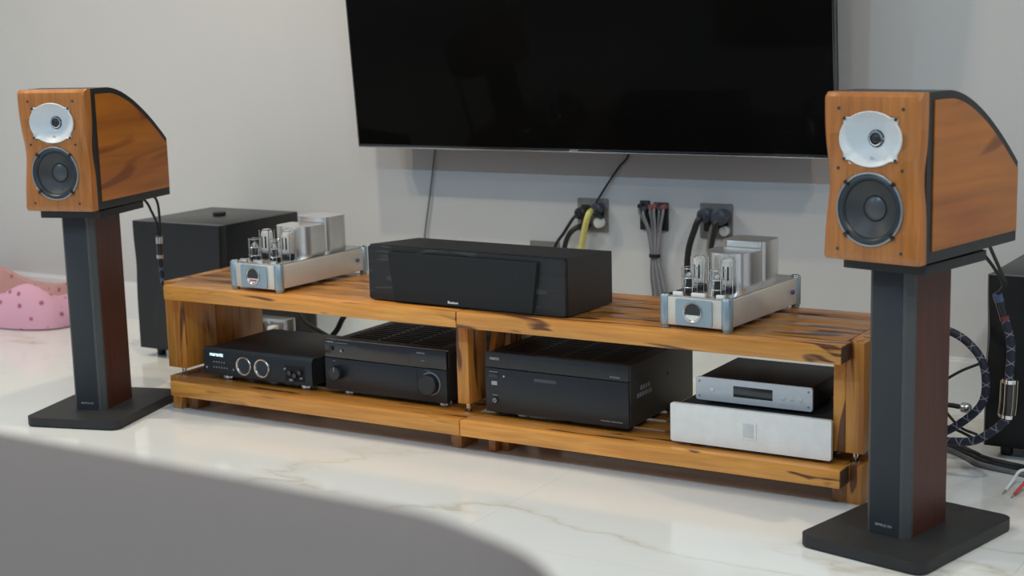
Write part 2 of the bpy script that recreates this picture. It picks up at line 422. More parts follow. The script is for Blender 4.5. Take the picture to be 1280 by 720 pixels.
# upper right unit
ur = thing('rack_table', 'upper right wooden rack table with dark end grain, under the right tube amplifier', 'rack', (0, 0, 0), group='two-tier wooden rack units')
fb = board('front_beam', ur, 0.0012, 1.0835, 0.0, 0.062, ZB, ZT, wood_x, 0.003)
obj('end_grain', box(1.0836, 1.0851, 0.002, 0.060, ZB+.002, ZT-.002, 0.0004), end_grain, fb)
for a, b in PL: board('plank', ur, 0.0012, 1.0730, a, b, ZB+0.008, ZT-random.random()*0.0006, wood_top, 0.0004)
for y0, y1 in ((0.062, 0.205), (0.209, 0.430)):
    board('side_board', ur, 1.0740, 1.1190, y0, y1, UP, ZT-0.0005, wood_z)
    board('side_board', ur, 1.0436, 1.0735, y0, y1, UP, ZB+0.007, wood_z)
for x in (0.595, 0.715): board('batten', ur, x, x+0.03, 0.380, 0.430, ZB-0.045, ZB+0.007, wood_z)
bm = bm_new(); add_prism(bm, [(0.155, 0.255), (0.20, 0.225), (0.235, ZB+0.007), (0.19, ZB+0.007)], 0.004, 0.022, 'YZ', 0.001)
obj('brace', bm, wood_z, ur)
for y in (0.085, 0.385): spike(ur, 1.092, y)
spike(ur, 0.60, 0.405)
# lower shelves
ll = thing('rack_shelf', 'lower left wooden rack shelf carrying the two black amplifiers', 'rack', (0, 0, 0), group='lower rack shelves on feet')
bm = box(-1.0724, -0.0012, 0.0, 0.062, LB, LT, 0.003); obj('front_beam', bm, wood_x, ll)
for a, b in PL: board('plank', ll, -1.0950, -0.0012, a, b, LB+0.008, LT-random.random()*0.0004, wood_shelf, 0.0004)
for y0, y1 in ((0.063, 0.205), (0.209, 0.430)): board('side_board', ll, -1.132, -1.0965, y0, y1, LB, LT-0.0005, wood_z)
board('foot', ll, -1.104, -1.066, 0.042, 0.12, 0, LB-0.0004, wood_z); board('foot', ll, -1.064, -1.020, 0.062, 0.12, 0, LB+0.0076, wood_y)
board('foot', ll, -1.104, -1.066, 0.33, 0.40, 0, LB+0.0076, wood_z)
board('foot', ll, -0.0633, -0.0290, 0.052, 0.14, 0, LB-0.0004, wood_y); board('foot', ll, -0.0633, -0.0290, 0.33, 0.40, 0, LB+0.0076, wood_y)
lr = thing('rack_shelf', 'lower right wooden rack shelf carrying the large black power amplifier', 'rack', (0, 0, 0), group='lower rack shelves on feet')
fb = board('front_beam', lr, 0.0012, 1.0835, 0.0, 0.062, LB, LT, wood_x, 0.003)
obj('end_grain', box(1.0836, 1.0851, 0.002, 0.060, LB+.002, LT-.002, 0.0004), end_grain, fb)
for a, b in PL: board('plank', lr, 0.0012, 1.0770, a, b, LB+0.008, LT-random.random()*0.0004, wood_shelf, 0.0004)
for y0, y1 in ((0.063, 0.205), (0.209, 0.430)): board('side_board', lr, 1.0785, 1.1175, y0, y1, 0, LT-0.0005, wood_z)
board('foot', lr, 1.0410, 1.0780, 0.064, 0.14, 0, LB+0.0076, wood_y); board('foot', lr, 1.0410, 1.0780, 0.33, 0.40, 0, LB+0.0076, wood_y)
board('foot', lr, 0.0530, 0.0760, 0.0625, 0.14, 0, LB+0.0076, wood_y); board('foot', lr, 0.080, 0.105, 0.085, 0.14, 0, LB+0.0076, wood_y)
board('foot', lr, 0.0530, 0.0900, 0.33, 0.40, 0, LB+0.0076, wood_y)

# ================================================================ ELECTRONICS ON THE LOWER SHELF
def feet(parent, xs, ys, r, h, mat, name='foot', z=0.0):
    for x in xs:
        for y in ys: obj(name, lathe([(r*0.8, z-h), (r, z-h+0.002), (r, z-0.003), (r*0.9, z)], c=(x, y, 0), n=24), mat, parent)
def knob(parent, x, z, r, d, mat, name='knob', y=0.0):
    return obj(name, lathe([(r*1.0, -0.0005), (r*1.0, d*0.85), (r*0.9, d), (0, d)], c=(x, y, z), axis='Y', n=36), mat, parent)

# integrated amplifier with two round meters
h = 0.0842; t = thing('integrated_amplifier', 'low black integrated amplifier with two silver-ringed round dials, at the rack\'s left end', 'amplifier', (-0.9953, 0.0741, LT+0.018))
W = 0.4268
fp = obj('front_panel', prism([(0.0, 0.002), (0.0, h-0.012), (0.009, h), (0.020, h), (0.020, 0.0), (0.002, 0.0)], 0, W, 'YZ', 0.0015), black_satin, t)
obj('case', box(0.004, W-0.004, 0.0205, 0.330, 0.0, h-0.004, 0.002), amp_case, t)
feet(t, (0.065, W-0.055), (0.045, 0.29), 0.020, 0.018, chrome)
for x in (0.164, 0.236):
    d = obj('dial', lathe([(0.0235, -0.0005), (0.0235, 0.0015), (0.0, 0.0015)], c=(x, 0, 0.038), axis='Y', n=40), rubber_blue, t)
    obj('bezel_ring', lathe([(0.0300, -0.0005), (0.0300, 0.0035), (0.0280, 0.0060), (0.0250, 0.0055), (0.0222, 0.002), (0.0220, -0.0005)], c=(x, 0, 0.038), axis='Y', ring=True, n=40), chrome_soft, d)
text('logo', 'marantz', 0.054, 0, 0.0640, 0.0105, lit_print, t, width=0.054, bold=True)
for r_, n_ in ((0, 5), (1, 6)):
    for i in range(n_): knob(t, 0.042+0.0105*i, 0.041-0.017*r_, 0.0022, 0.002, grey_print, 'button')
knob(t, 0.012, 0.021, 0.003, 0.002, faint_print, 'button'); knob(t, 0.121, 0.022, 0.003, 0.002, grey_print, 'button')
rc = obj('control_recess', box(0.325, 0.400, -0.0006, 0.002, 0.010, 0.058, 0.0005), black_deep, t)
for x, z in ((0.327, 0.046), (0.346, 0.014), (0.352, 0.0135), (0.388, 0.022)): knob(t, x, z, 0.0032, 0.006, grey_print, 'button')
for x, z in ((0.347, 0.036), (0.366, 0.030), (0.385, 0.040)): knob(t, x, z, 0.008, 0.010, black_gloss, 'knob')

# home cinema receiver
W, h = 0.4321, 0.1506
t = thing('receiver', 'black receiver with two round knobs, on the lower left shelf by the centre post', 'receiver', (-0.5283, 0.0879, LT+0.014))
obj('front_panel', box(0, W, 0, 0.016, 0, h*0.635, 0.002), amp_front, t, label='lower half of the front, slightly lighter')
obj('display_panel', box(0, W, 0.001, 0.016, h*0.645, h, 0.002), black_gloss, t)
obj('display_window', box(0.125, 0.305, 0.0004, 0.003, h*0.69, h*0.93, 0.0003), display_brown, t)
obj('case', prism([(0.004, 0.003), (0.004, h-0.010), (0.022, h-0.001), (W-0.022, h-0.001), (W-0.004, h-0.010), (W-0.004, 0.003)], 0.0165, 0.36, 'XZ', 0.001), amp_case, t)
bm = bm_new()
for i in range(10):
    for k in range(3): add_box(bm, 0.05+k*0.115, 0.15+k*0.115, 0.06+i*0.024, 0.066+i*0.024, h-0.0012, h+0.0004)
v = obj('vent_slots', bm, black_deep, t); v['kind'] = 'stuff'
obj('flap_door', box(0.092, 0.332, -0.0012, 0.002, 0.014, h*0.60, 0.0008), amp_front, t)
k = knob(t, 0.047, 0.055, 0.021, 0.020, amp_front, 'selector_knob'); obj('pointer', box(0.046, 0.048, -0.0205, -0.0195, 0.060, 0.074), faint_print, k)
k = knob(t, 0.378, 0.054, 0.030, 0.024, amp_front, 'volume_knob'); obj('knob_ring', lathe([(0.0335, 0), (0.0335, 0.003), (0.0305, 0.003)], c=(0.378, 0, 0.054), axis='Y', ring=True, n=36), grey_print, k)
feet(t, (0.065, W-0.030), (0.035, 0.31), 0.018, 0.014, chrome_soft)
text('logo', 'YAMAHA', 0.020, 0.001, h*0.955, 0.0045, faint_print, t, width=0.030, bold=True)
obj('trim_line', box(0.040, 0.085, 0.0004, 0.001, h*0.945, h*0.952), grey_print, t)
text('model_text', 'AVENTAGE', 0.345, 0.001, h*0.925, 0.004, faint_print, t, width=0.028)
text('model_text', 'HD', 0.352, 0.001, h*0.78, 0.003, grey_print, t, width=0.012)
knob(t, 0.025, h*0.83, 0.007, 0.003, black_satin, 'button'); knob(t, 0.063, h*0.80, 0.004, 0.003, grey_print, 'button')
text('knob_text', 'INPUT', 0.036, 0.0, 0.088, 0.003, grey_print, t, width=0.012); text('knob_text', 'VOLUME', 0.368, 0.0, 0.0905, 0.003, grey_print, t, width=0.016)

# big power amplifier
W, h = 0.4417, 0.1677
t = thing('power_amplifier', 'large tall black power amplifier in the right bay, beside the centre post', 'amplifier', (0.0423, 0.0739, LT+0.014))
obj('front_panel', box(0, W, 0, 0.014, 0, h*0.735, 0.0018), amp_front, t)
obj('upper_panel', box(0, W, 0.0015, 0.014, h*0.745, h, 0.0018), amp_front, t)
obj('case', box(0.003, W-0.003, 0.0145, 0.405, -0.002, h-0.003, 0.002), amp_side, t, label='dark olive steel case')
bm = bm_new()
for i in range(13):
    for k in range(4): add_box(bm, 0.04+k*0.094, 0.12+k*0.094, 0.05+i*0.024, 0.058+i*0.024, h-0.0035, h-0.0022)
v = obj('vent_slots', bm, black_deep, t); v['kind'] = 'stuff'
feet(t, (0.05, W-0.035), (0.05, 0.35), 0.022, 0.012, black_satin, z=-0.002)
text('logo', 'ONKYO', 0.030, 0.0015, h*0.895, 0.0075, gold_print, t, width=0.030, bold=True)
text('model_text', 'INTEGRA', W-0.040, 0.0015, h*0.80, 0.004, faint_print, t, width=0.030)
text('model_text', 'POWER AMPLIFIER', W-0.050, 0.0, 0.014, 0.0032, faint_print, t, width=0.064)
obj('badge', prism(rrect(0.156, 0.226, h*0.585, h*0.640, 0.004), -0.001, 0.001, 'XZ', 0.0005), plain('badge_grey', (0.07, 0.07, 0.072), 0.4), t)
obj('power_button', box(0.012, 0.040, -0.0015, 0.002, h*0.58, h*0.66, 0.0006), black_gloss, t)
obj('button_line', box(0.014, 0.040, -0.0016, 0.0, h*0.672, h*0.680), faint_print, t)
obj('indicator_plate', box(0.020, 0.038, -0.0008, 0.001, h*0.455, h*0.520, 0.0003), faint_print, t)
knob(t, 0.060, h*0.615, 0.003, 0.001, faint_print, 'indicator')
j = knob(t, 0.030, h*0.20, 0.009, 0.003, black_gloss, 'headphone_jack'); obj('jack_ring', lathe([(0.0062, 0.003), (0.0062, 0.0038), (0.0035, 0.0038), (0.0035, 0.003)], c=(0.030, 0, h*0.20), axis='Y', ring=True, n=20), grey_print, j)
obj('button_line', box(0.022, 0.038, -0.0006, 0.0, h*0.285, h*0.292), faint_print, t)
bm = bm_new()
for r_, n_ in ((0.094, 4), (0.076, 6)):
    for i in range(n_): add_box(bm, W-0.0032, W-0.0025, 0.055+i*0.015+(0.02 if n_ == 4 else 0), 0.066+i*0.015+(0.02 if n_ == 4 else 0), r_-0.006, r_+0.006)
obj('side_label', bm, grey_print, t)
obj('side_hole', cyl(0.005, -0.0035, -0.0027, (W, 0.24, 0.100), 'X', 14), black_deep, t)
obj('side_hole', cyl(0.004, -0.0035, -0.0027, (W, 0.055, 0.130), 'X', 14), black_deep, t)

# silver power amplifier
W, h = 0.4262, 0.1002
t = thing('silver_amplifier', 'wide silver amplifier with a small square emblem, lying at the rack\'s right end', 'amplifier', (0.6218, 0.0370, LT+0.010))
obj('front_panel', prism(rrect(0, W, 0, h, 0.006), 0, 0.012, 'XZ', 0.0022), silver, t)
obj('case', box(0.008, W-0.008, 0.0125, 0.350, 0.002, h-0.0082, 0.002), black_satin, t)
e = obj('emblem', prism(rrect(0.193, 0.234, 0.028, 0.072, 0.001), -0.0022, 0.001, 'XZ', 0.0008), silver, t)
obj('emblem_inset', box(0.199, 0.228, -0.0030, -0.002, 0.033, 0.068, 0.0003), silver_dac, e)
feet(t, (0.05, W-0.05), (0.05, 0.30), 0.018, 0.010, black_satin)
# converter on top
W, h = 0.3119, 0.0598
t = thing('audio_converter', 'slim small silver-fronted converter with a display, lying on the wide silver amplifier', 'hi-fi component', (0.6661, 0.0961, 0.2080))
obj('front_panel', prism(rrect(0, W, 0, h, 0.006), 0, 0.007, 'XZ', 0.001), silver_dac, t)
obj('case', box(0.006, W-0.006, 0.0075, 0.255, 0.002, h-0.002, 0.0015), amp_case, t)
for x in (0.010, W-0.010):
    for z in (0.011, h-0.011): knob(t, x, z, 0.0028, 0.0008, grey_print, 'screw')
obj('display', box(0.103, 0.208, -0.0008, 0.001, 0.0165, 0.0445, 0.0004), display_dark, t)
knob(t, 0.046, 0.030, 0.0052, 0.003, silver, 'power_button')
for x in (0.236, 0.259, 0.281): b_ = knob(t, x, 0.0275, 0.0062, 0.0016, silver_dac, 'button')
feet(t, (0.04, W-0.04), (0.03, 0.22), 0.012, 0.0076, black_satin)

# ================================================================ CENTRE SPEAKER
t = thing('centre_speaker', 'long black centre speaker lying on top of the rack below the television', 'speaker', (-0.3307, 0.0560, ZT), -0.0347)
W, D, hf, hb = 0.6551, 0.245, 0.1590, 0.1460
bm = prism([(0.014, 0.003), (0.014, hf), (D, hb), (D, 0.003)], 0, W, 'YZ', 0.004); obj('cabinet', bm, black_satin, t)
obj('baffle', prism(rrect(0.0015, W-0.0015, 0.004, hf-0.002, 0.008), 0.001, 0.0138, 'XZ', 0.003), black_ash, t)
obj('grille', prism([(0.098, 0.008), (0.556, 0.008), (0.574, hf-0.016), (0.080, hf-0.016)], -0.010, 0.0012, 'XZ', 0.003), grille_cloth, t)
text('logo', 'Boston', 0.300, -0.010, 0.017, 0.0075, white_print, t, width=0.034, bold=True)
for x in (0.06, W-0.06):
    for y in (0.04, D-0.03): obj('rubber_foot', cyl(0.012, 0, 0.0032, (x, y, 0), n=16), black_deep, t)

# ================================================================ TUBE AMPLIFIERS
def tube_amp(label, loc, rot, red):
    t = thing('tube_amplifier', label, 'amplifier', loc, rot, 'pair of silver tube amplifiers')
    W, D, H = 0.2025, 0.420, 0.0846
    obj('chassis', box(0.014, W-0.014, 0.012, D-0.012, 0.010, H-0.003, 0.001), champagne, t)
    obj('top_plate', box(0.012, W-0.012, 0.010, D-0.010, H-0.003, H, 0.001), chrome_soft, t)
    obj('side_panel', box(W-0.0145, W-0.006, 0.026, D-0.024, 0.012, H-0.004, 0.001), champagne, t)
    obj('side_panel', box(0.006, 0.0145, 0.026, D-0.024, 0.012, H-0.004, 0.001), champagne, t)
    fr = obj('front_panel', box(0.026, W-0.026, 0.004, 0.0125, 0.010, H-0.004, 0.001), champagne, t)
    fpl = obj('name_plate', prism(rrect(0.050, 0.152, 0.012, H-0.006, 0.006), -0.001, 0.0045, 'XZ', 0.001), blue_grey, t)
    cx, cz = 0.099, 0.047
    m = obj('meter', lathe([(0.0215, 0.000), (0.0215, 0.003), (0, 0.003)], c=(cx, 0, cz), axis='Y', n=40), black_gloss, t)
    obj('meter_ring', lathe([(0.0260, 0), (0.0260, 0.005), (0.0235, 0.0055), (0.0215, 0.0035), (0.0215, 0)], c=(cx, 0, cz), axis='Y', ring=True, n=40), chrome_soft, m)
    seg = [(cx+0.0208*math.cos(R(a)), cz+0.0208*math.sin(R(a))) for a in range(200, 341, 10)]
    obj('meter_face', prism(seg, -0.0034, -0.0029, 'XZ'), ivory, m)
    if red: obj('meter_mark', box(cx-0.012, cx+0.014, -0.0037, -0.0034, cz-0.0155, cz-0.0105), red_p, m)
    for x, y in ((0.0145, 0.0135), (W-0.0145, 0.0135), (0.0145, D-0.0135), (W-0.0145, D-0.0135)):
        p = obj('corner_pillar', lathe([(0.0095, 0.0), (0.0115, 0.001), (0.0115, 0.006), (0.0135, 0.008), (0.0140, 0.010), (0.0140, H-0.002), (0.0125, H), (0.0, H)], c=(x, y, 0), n=28), blue_grey, t)
        obj('pillar_cap', lathe([(0.0105, H-0.001), (0.0105, H+0.0025), (0.009, H+0.0035), (0, H+0.0035)], c=(x, y, 0), n=24), chrome, p)
    for x0, x1 in ((0.034, 0.060), (0.086, 0.124), (0.156, 0.178)):
        obj('guard_mount', box(x0, x1, 0.014, 0.024, H-0.0005, H+0.008, 0.0015), white_p if not red else steel, t)
    # small tubes inside wire guards
    for x in (0.060, 0.140):
        y = 0.055
        s = obj('small_tube', lathe([(0.0100, H+0.012), (0.0112, H+0.016), (0.0112, H+0.043), (0.0085, H+0.050), (0.003, H+0.054), (0, H+0.055)], c=(x, y, 0), n=24), tube_glass, t)
        obj('tube_base', lathe([(0.0140, H), (0.0140, H+0.010), (0.0115, H+0.013), (0, H+0.013)], c=(x, y, 0), n=24), black_gloss, s)
        obj('tube_plates', add_cyl(add_box(bm_new(), x-0.006, x+0.006, y-0.003, y+0.003, H+0.014, H+0.034), 0.0075, H+0.034, H+0.036, (x, y, 0)), amp_front, s)
        obj('getter_flash', lathe([(0.0100, H+0.040), (0.0098, H+0.0435), (0.0075, H+0.0495), (0.002, H+0.053), (0, H+0.0535)], c=(x, y, 0), n=24), chrome, s)
        g = bm_new()
        for a in range(6):
            th = R(60*a+20); px, py = x+0.019*math.cos(th), y+0.019*math.sin(th)
            add_tube(g, [(px, py, H), (px, py, H+0.066)], 0.0011, n=6, smooth=False)
        for z in (H+0.016, H+0.040, H+0.064):
            ring = [(x+0.019*math.cos(R(a)), y+0.019*math.sin(R(a)), z) for a in range(0, 361, 20)]
            add_tube(g, ring, 0.0010, n=6, smooth=False)
        obj('wire_guard', g, chrome, t)
    # tall tubes with slotted plates
    for x in (0.058, 0.140):
        y = 0.112
        s = obj('tall_tube', lathe([(0.0150, H+0.014), (0.0175, H+0.020), (0.0185, H+0.060), (0.0175, H+0.078), (0.013, H+0.086), (0, H+0.088)], c=(x, y, 0), n=28), tube_glass, t)
        obj('tube_base', lathe([(0.0195, H), (0.0195, H+0.012), (0.0165, H+0.016), (0, H+0.016)], c=(x, y, 0), n=28), black_gloss, s)
        obj('tube_plates', lathe([(0.0135, H+0.020), (0.0148, H+0.022), (0.0150, H+0.070), (0.0135, H+0.078), (0, H+0.081)], c=(x, y, 0), n=28), silver, s)
        for dx in (-0.0055, 0.0055):
            yy = math.sqrt(0.0149**2-dx**2)
            obj('plate_slot', prism(rrect(x+dx-0.0026, x+dx+0.0026, H+0.030, H+0.066, 0.0025), y-yy-0.0006, y-yy+0.002, 'XZ'), display_dark, s)
        g = bm_new()
        for a in (35, 145, 215, 325):
            px, py = x+0.0225*math.cos(R(a)), y+0.0225*math.sin(R(a))
            add_tube(g, [(px, py, H), (px, py, H+0.084)], 0.0014, n=6, smooth=False)
        obj('wire_guard', g, chrome, t)
    # transformer covers
    pts = []
    x0, x1, y0, y1 = 0.036, 0.166, 0.148, 0.252
    for a in range(180, 361, 15):
        pts.append(((x0+x1)/2+(x1-x0)/2*math.copysign(abs(math.cos(R(a)))**0.9, math.cos(R(a))), y0+0.052+0.052*math.copysign(abs(math.sin(R(a)))**0.9, math.sin(R(a)))))
    pts += [(x1, y1), (x0, y1)]
    obj('output_cover', prism(pts, H, H+0.090, 'XY', 0.009), steel, t)
    obj('transformer_cover', prism(rrect(0.040, 0.164, 0.262, 0.368, 0.022), H, H+0.107, 'XY', 0.011), steel, t)
    obj('side_knob', cyl(0.006, -0.004, 0.006, (W-0.005, D-0.055, 0.048), 'X', 20, 0.001), blue_metal, t)
    return t
tube_amp('silver tube amplifier on the rack\'s right end, beside the right speaker stand', (0.5902, 0.0368, ZT), -0.0647, False)
tube_amp('silver tube amplifier on the rack\'s left end, with red on its meter', (-0.8320, 0.0300, ZT), -0.0350, True)

# ================================================================ SPEAKER STANDS AND SPEAKERS
def stand(x, y, rot, label):
    t = thing('speaker_stand', label, 'speaker stand', (x, y, 0), rot, 'pair of speaker stands')
    bw, bd = 0.310, 0.412; zc = 0.6260
    obj('base_plate', prism(rrect(-bw/2, bw/2, -bd/2, bd/2, 0.028, 5), 0.004, 0.030, 'XY', 0.006), stand_base, t)
    cw, y0, y1 = 0.0535, -0.0935, 0.0755
    core = [(-cw, y0+0.024), (-cw, y1), (cw, y1), (cw, y0+0.024)]
    obj('column', prism(core, 0.0295, zc, 'XY', 0.001), mahogany, t)
    f = obj('front_panel', prism([(-cw, y0+0.0238), (cw, y0+0.0238), (cw, y0+0.014), (0.0415, y0), (-0.0415, y0), (-cw, y0+0.014)], 0.0295, zc, 'XY'), stand_edge, t)
    obj('front_inlay', box(-0.0395, 0.0330, y0-0.0012, y0+0.001, 0.0310, zc-0.003, 0.0005), stand_cloth, f)
    text('logo', 'SIMPLE XV', -0.004, y0-0.0012, 0.052, 0.0055, faint_print, t, width=0.042)
    obj('top_plate', prism(rrect(-0.102, 0.102, -0.122, 0.150, 0.012), zc, 0.6470, 'XY', 0.007), stand_base, t)
    for px in (-0.07, 0.07):
        for py in (-0.10, 0.11): obj('rubber_pad', cyl(0.016, 0.6468, 0.6533, (px, py, 0), n=18), black_deep, t)
    for px in (-bw/2+0.03, bw/2-0.03):
        for py in (-bd/2+0.03, bd/2-0.03): obj('foot', cyl(0.012, 0.0, 0.0045, (px, py, 0), n=14), black_deep, t)
    return t

def speaker(x, y, rot, label):
    t = thing('bookshelf_speaker', label, 'speaker', (x, y, 0.6532), rot, 'pair of bookshelf speakers')
    W, H, D = 0.2248, 0.3554, 0.4571
    yf = 0.0487-D/2
    # baffle: side outline pinched at the waist, wide slanting chamfer there
    bm = bm_new(); nz = 40; rows = []
    for i in range(nz+1):
        f = i/nz; z = H*f
        waist = math.exp(-((f-0.50)/0.17)**2)
        hw = W/2-0.0065*waist
        bz = 0.0
        if f > 0.955: bz = (f-0.955)/0.045
        lip = 0.012*(1-math.sqrt(max(0, 1-bz*bz))) if bz else 0
        if f < 0.03: lip = 0.006*(1-math.sqrt(max(0, 1-((0.03-f)/0.03)**2)))
        ch = 0.005+0.026*math.exp(-((f-0.36)/0.24)**2)
        cd = 0.005+0.024*math.exp(-((f-0.40)/0.26)**2)
        row = [(-hw, 0.036), (-hw, cd*0.8+lip), (-hw+0.0015, cd*0.55+lip), (-hw+ch, lip)]
        row += [(-hw+ch+(2*(hw-ch))*k/6, lip) for k in range(1, 6)]
        row += [(hw-ch, lip), (hw-0.0015, cd*0.55+lip), (hw, cd*0.8+lip), (hw, 0.036)]
        rows.append([bm.verts.new((px, yf+py, z)) for px, py in row])
    for a, b in zip(rows, rows[1:]):
        for k in range(len(a)-1): bm.faces.new((a[k], a[k+1], b[k+1], b[k]))
        bm.faces.new((a[-1], a[0], b[0], b[-1]))
    bm.faces.new(rows[0][::-1]); bm.faces.new(rows[-1])
    bo = obj('baffle', bm, cherry, t)
    # cabinet
    y0, yb = yf+0.0365, yf+D; yt = yf+0.128; sb = 0.1749+0.004
    def prof(off, bot, rear, front=0.0):
        pts = [(y0+front, bot), (yb-rear, bot), (yb-rear, sb-off*0.9)]
        for i in range(1, 16):
            u = i/16; x_ = 1-u
            drop = 0.55*x_**1.5+0.45*(1-math.sin(u*math.pi/2)**0.93)
            yy = yb+(yt-yb)*u; zz = H-(H-sb)*drop
            sl = 0.35+0.9*x_; ln = math.hypot(1, sl)
            pts.append((min(yy-off*sl/ln, yb-rear), zz-off/ln))
        pts += [(yt-off*0.25, H-off), (y0+front, H-off)]
        return pts
    cw = W/2-0.003
    obj('cabinet', prism(prof(0, 0, 0), -cw, cw, 'YZ', 0.0015), black_satin, t)
    for s in (1, -1):
        a, b = (cw+0.0002, cw+0.003) if s > 0 else (-cw-0.003, -cw-0.0002)
        obj('side_panel', prism(prof(0.017, 0.024, 0.004, 0.026), a, b, 'YZ', 0.001), cherry_panel, t)
    # openings for the horn and the woofer
    cut = bm_new(); add_lathe(cut, [(0.0737, -0.030), (0.0737, 0.010)], c=(0, yf, 0.1120), axis='Y', n=56)
    add_lathe(cut, [(0.0715, -0.031), (0.0715, 0.010)], c=(0, yf, 0.2590), axis='Y', n=56, sy=0.0565/0.0715)
    ct = obj('cut', cut, cherry, t); md = bo.modifiers.new('openings', 'BOOLEAN'); md.object = ct; md.operation = 'DIFFERENCE'; md.solver = 'EXACT'
    bpy.context.view_layer.update()
    me = bpy.data.meshes.new_from_object(bo.evaluated_get(bpy.context.evaluated_depsgraph_get()))
    bo.modifiers.clear(); bo.data = me; me.name = 'baffle'; bpy.data.objects.remove(ct)
    # horn
    cz = 0.2590; Yh = yf
    def hr(a):
        c, s = abs(math.cos(a)), abs(math.sin(a)); base = 1/math.sqrt((c/0.0735)**2+(s/0.0585)**2)
        ear = math.exp(-((math.atan2(s, c)-0.615)/0.085)**2)*0.0095
        return base+ear
    bm = bm_new(); n = 96; rings = []
    for q, dep in ((1.0, 0.0005), (1.0, -0.0030), (0.975, -0.0042), (0.945, -0.0030), (0.85, 0.0030), (0.70, 0.0095), (0.52, 0.0165), (0.36, 0.0215), (0.255, 0.0245)):
        ring = []
        for i in range(n):
            a = 2*math.pi*i/n; rr = hr(a)
            if q < 0.945:
                w_ = (0.945-q)/(0.945-0.255); el = 1/math.sqrt((math.cos(a)/0.0735)**2+(math.sin(a)/0.0585)**2)
                rr = el*(1-w_)+0.064*w_
            ring.append(bm.verts.new((rr*q*math.cos(a), Yh+dep, cz+rr*q*math.sin(a))))
        rings.append(ring)
    for r1, r2 in zip(rings, rings[1:]):
        for i in range(n): bm.faces.new((r1[i], r1[(i+1) % n], r2[(i+1) % n], r2[i]))
    bm.faces.new(rings[-1]); ho = obj('horn', bm, horn_white, t)
    Yt = Yh+0.0245
    obj('throat', lathe([(0.0185, 0.0), (0.0185, 0.0014), (0.0165, 0.0018)], c=(0, Yt-0.0005, cz), axis='Y', ring=True, n=36), black_satin, ho)
    obj('throat_ring', lathe([(0.0150, 0.0008), (0.0150, 0.0050), (0.0130, 0.0055), (0.0118, 0.0030), (0.0118, 0.0008)], c=(0, Yt, cz), axis='Y', ring=True, n=36), chrome, ho)
    obj('dome', lathe([(0.0118, 0.0010), (0.0100, 0.0040), (0.006, 0.0062), (0, 0.0070)], c=(0, Yt, cz), axis='Y', n=28), black_satin, ho)
    for a in range(4):
        th = math.pi/2*a
        add = bm_new(); add_box(add, -0.0012, 0.0012, -0.0045, -0.0010, 0.0145, 0.0190)
        bmesh.ops.rotate(add, verts=add.verts, cent=(0, 0, 0), matrix=Matrix.Rotation(th, 3, 'Y'))
        bmesh.ops.translate(add, verts=add.verts, vec=(0, Yt, cz)); obj('throat_rib', add, chrome, ho)
    for sx_ in (-1, 1):
        for sz in (-1, 1):
            obj('screw', lathe([(0.0038, 0.0040), (0.0038, 0.0058), (0, 0.0062)], c=(sx_*0.0600, Yh, cz+sz*0.0424), axis='Y', n=16), display_dark, ho)
    text('logo', 'JBL', 0, Yh+0.0075, cz-0.0395, 0.006, faint_print, t, width=0.011, bold=True)
    # woofer
    cz = 0.1120
    fr = obj('woofer_frame', lathe([(0.0785, -0.001), (0.0785, 0.0032), (0.0770, 0.0040), (0.0742, 0.0040), (0.0735, -0.003)], c=(0, Yh, cz), axis='Y', ring=True, n=56), ring_grey, t)
    obj('surround', lathe([(0.0737, -0.002), (0.0733, 0.0020), (0.0700, 0.0042), (0.0655, 0.0042), (0.0615, 0.0005), (0.0600, -0.0045)], c=(0, Yh, cz), axis='Y', ring=True, n=56), rubber_blue, fr)
    obj('cone', lathe([(0.0606, -0.0040), (0.0590, -0.0050), (0.0420, -0.0150), (0.0240, -0.0245), (0, -0.0250)], c=(0, Yh, cz), axis='Y', n=56, caps=False), cone_grey, fr)
    obj('cap_rim', lathe([(0.0275, -0.0225), (0.0265, -0.0205), (0.0255, -0.0215)], c=(0, Yh, cz), axis='Y', n=40, ring=True), black_deep, fr)
    obj('dust_cap', lathe([(0.0258, -0.0240), (0.0250, -0.0215), (0.0190, -0.0185), (0.0100, -0.0165), (0, -0.0160)], c=(0, Yh, cz), axis='Y', n=40), cap_grey, fr)
    for a in (45, 135, 225, 315):
        px, pz = 0.0765*math.cos(R(a)), cz+0.0765*math.sin(R(a))
        b2 = bm_new(); add_box(b2, -0.0042, 0.0042, -0.0070, -0.0010, -0.0075, 0.0060, 0.001)
        bmesh.ops.rotate(b2, verts=b2.verts, cent=(0, 0, 0), matrix=Matrix.Rotation(R(90-a), 3, 'Y'))
        bmesh.ops.translate(b2, verts=b2.verts, vec=(px, Yh, pz)); obj('clip', b2, black_gloss, fr)
    for px in (-0.0760, 0.0740):
        for pz in (0.322, 0.196, 0.024):
            obj('screw', lathe([(0.0036, -0.0005), (0.0036, 0.0010), (0, 0.0014)], c=(px, Yh, pz), axis='Y', n=14), display_dark, t)
    return t
stand(1.2823, -0.1143, -0.2244, 'black and mahogany speaker stand right of the rack, nearest the camera')
speaker(1.2799, -0.1143, -0.2023, 'cherry wood bookshelf speaker with white horn, right of the television')
stand(-1.2634, -0.0932, 0.2856, 'black and mahogany speaker stand left of the rack, near the pink pet bed')
speaker(-1.2557, -0.0932, 0.2471, 'cherry wood bookshelf speaker with white horn, left of the television')

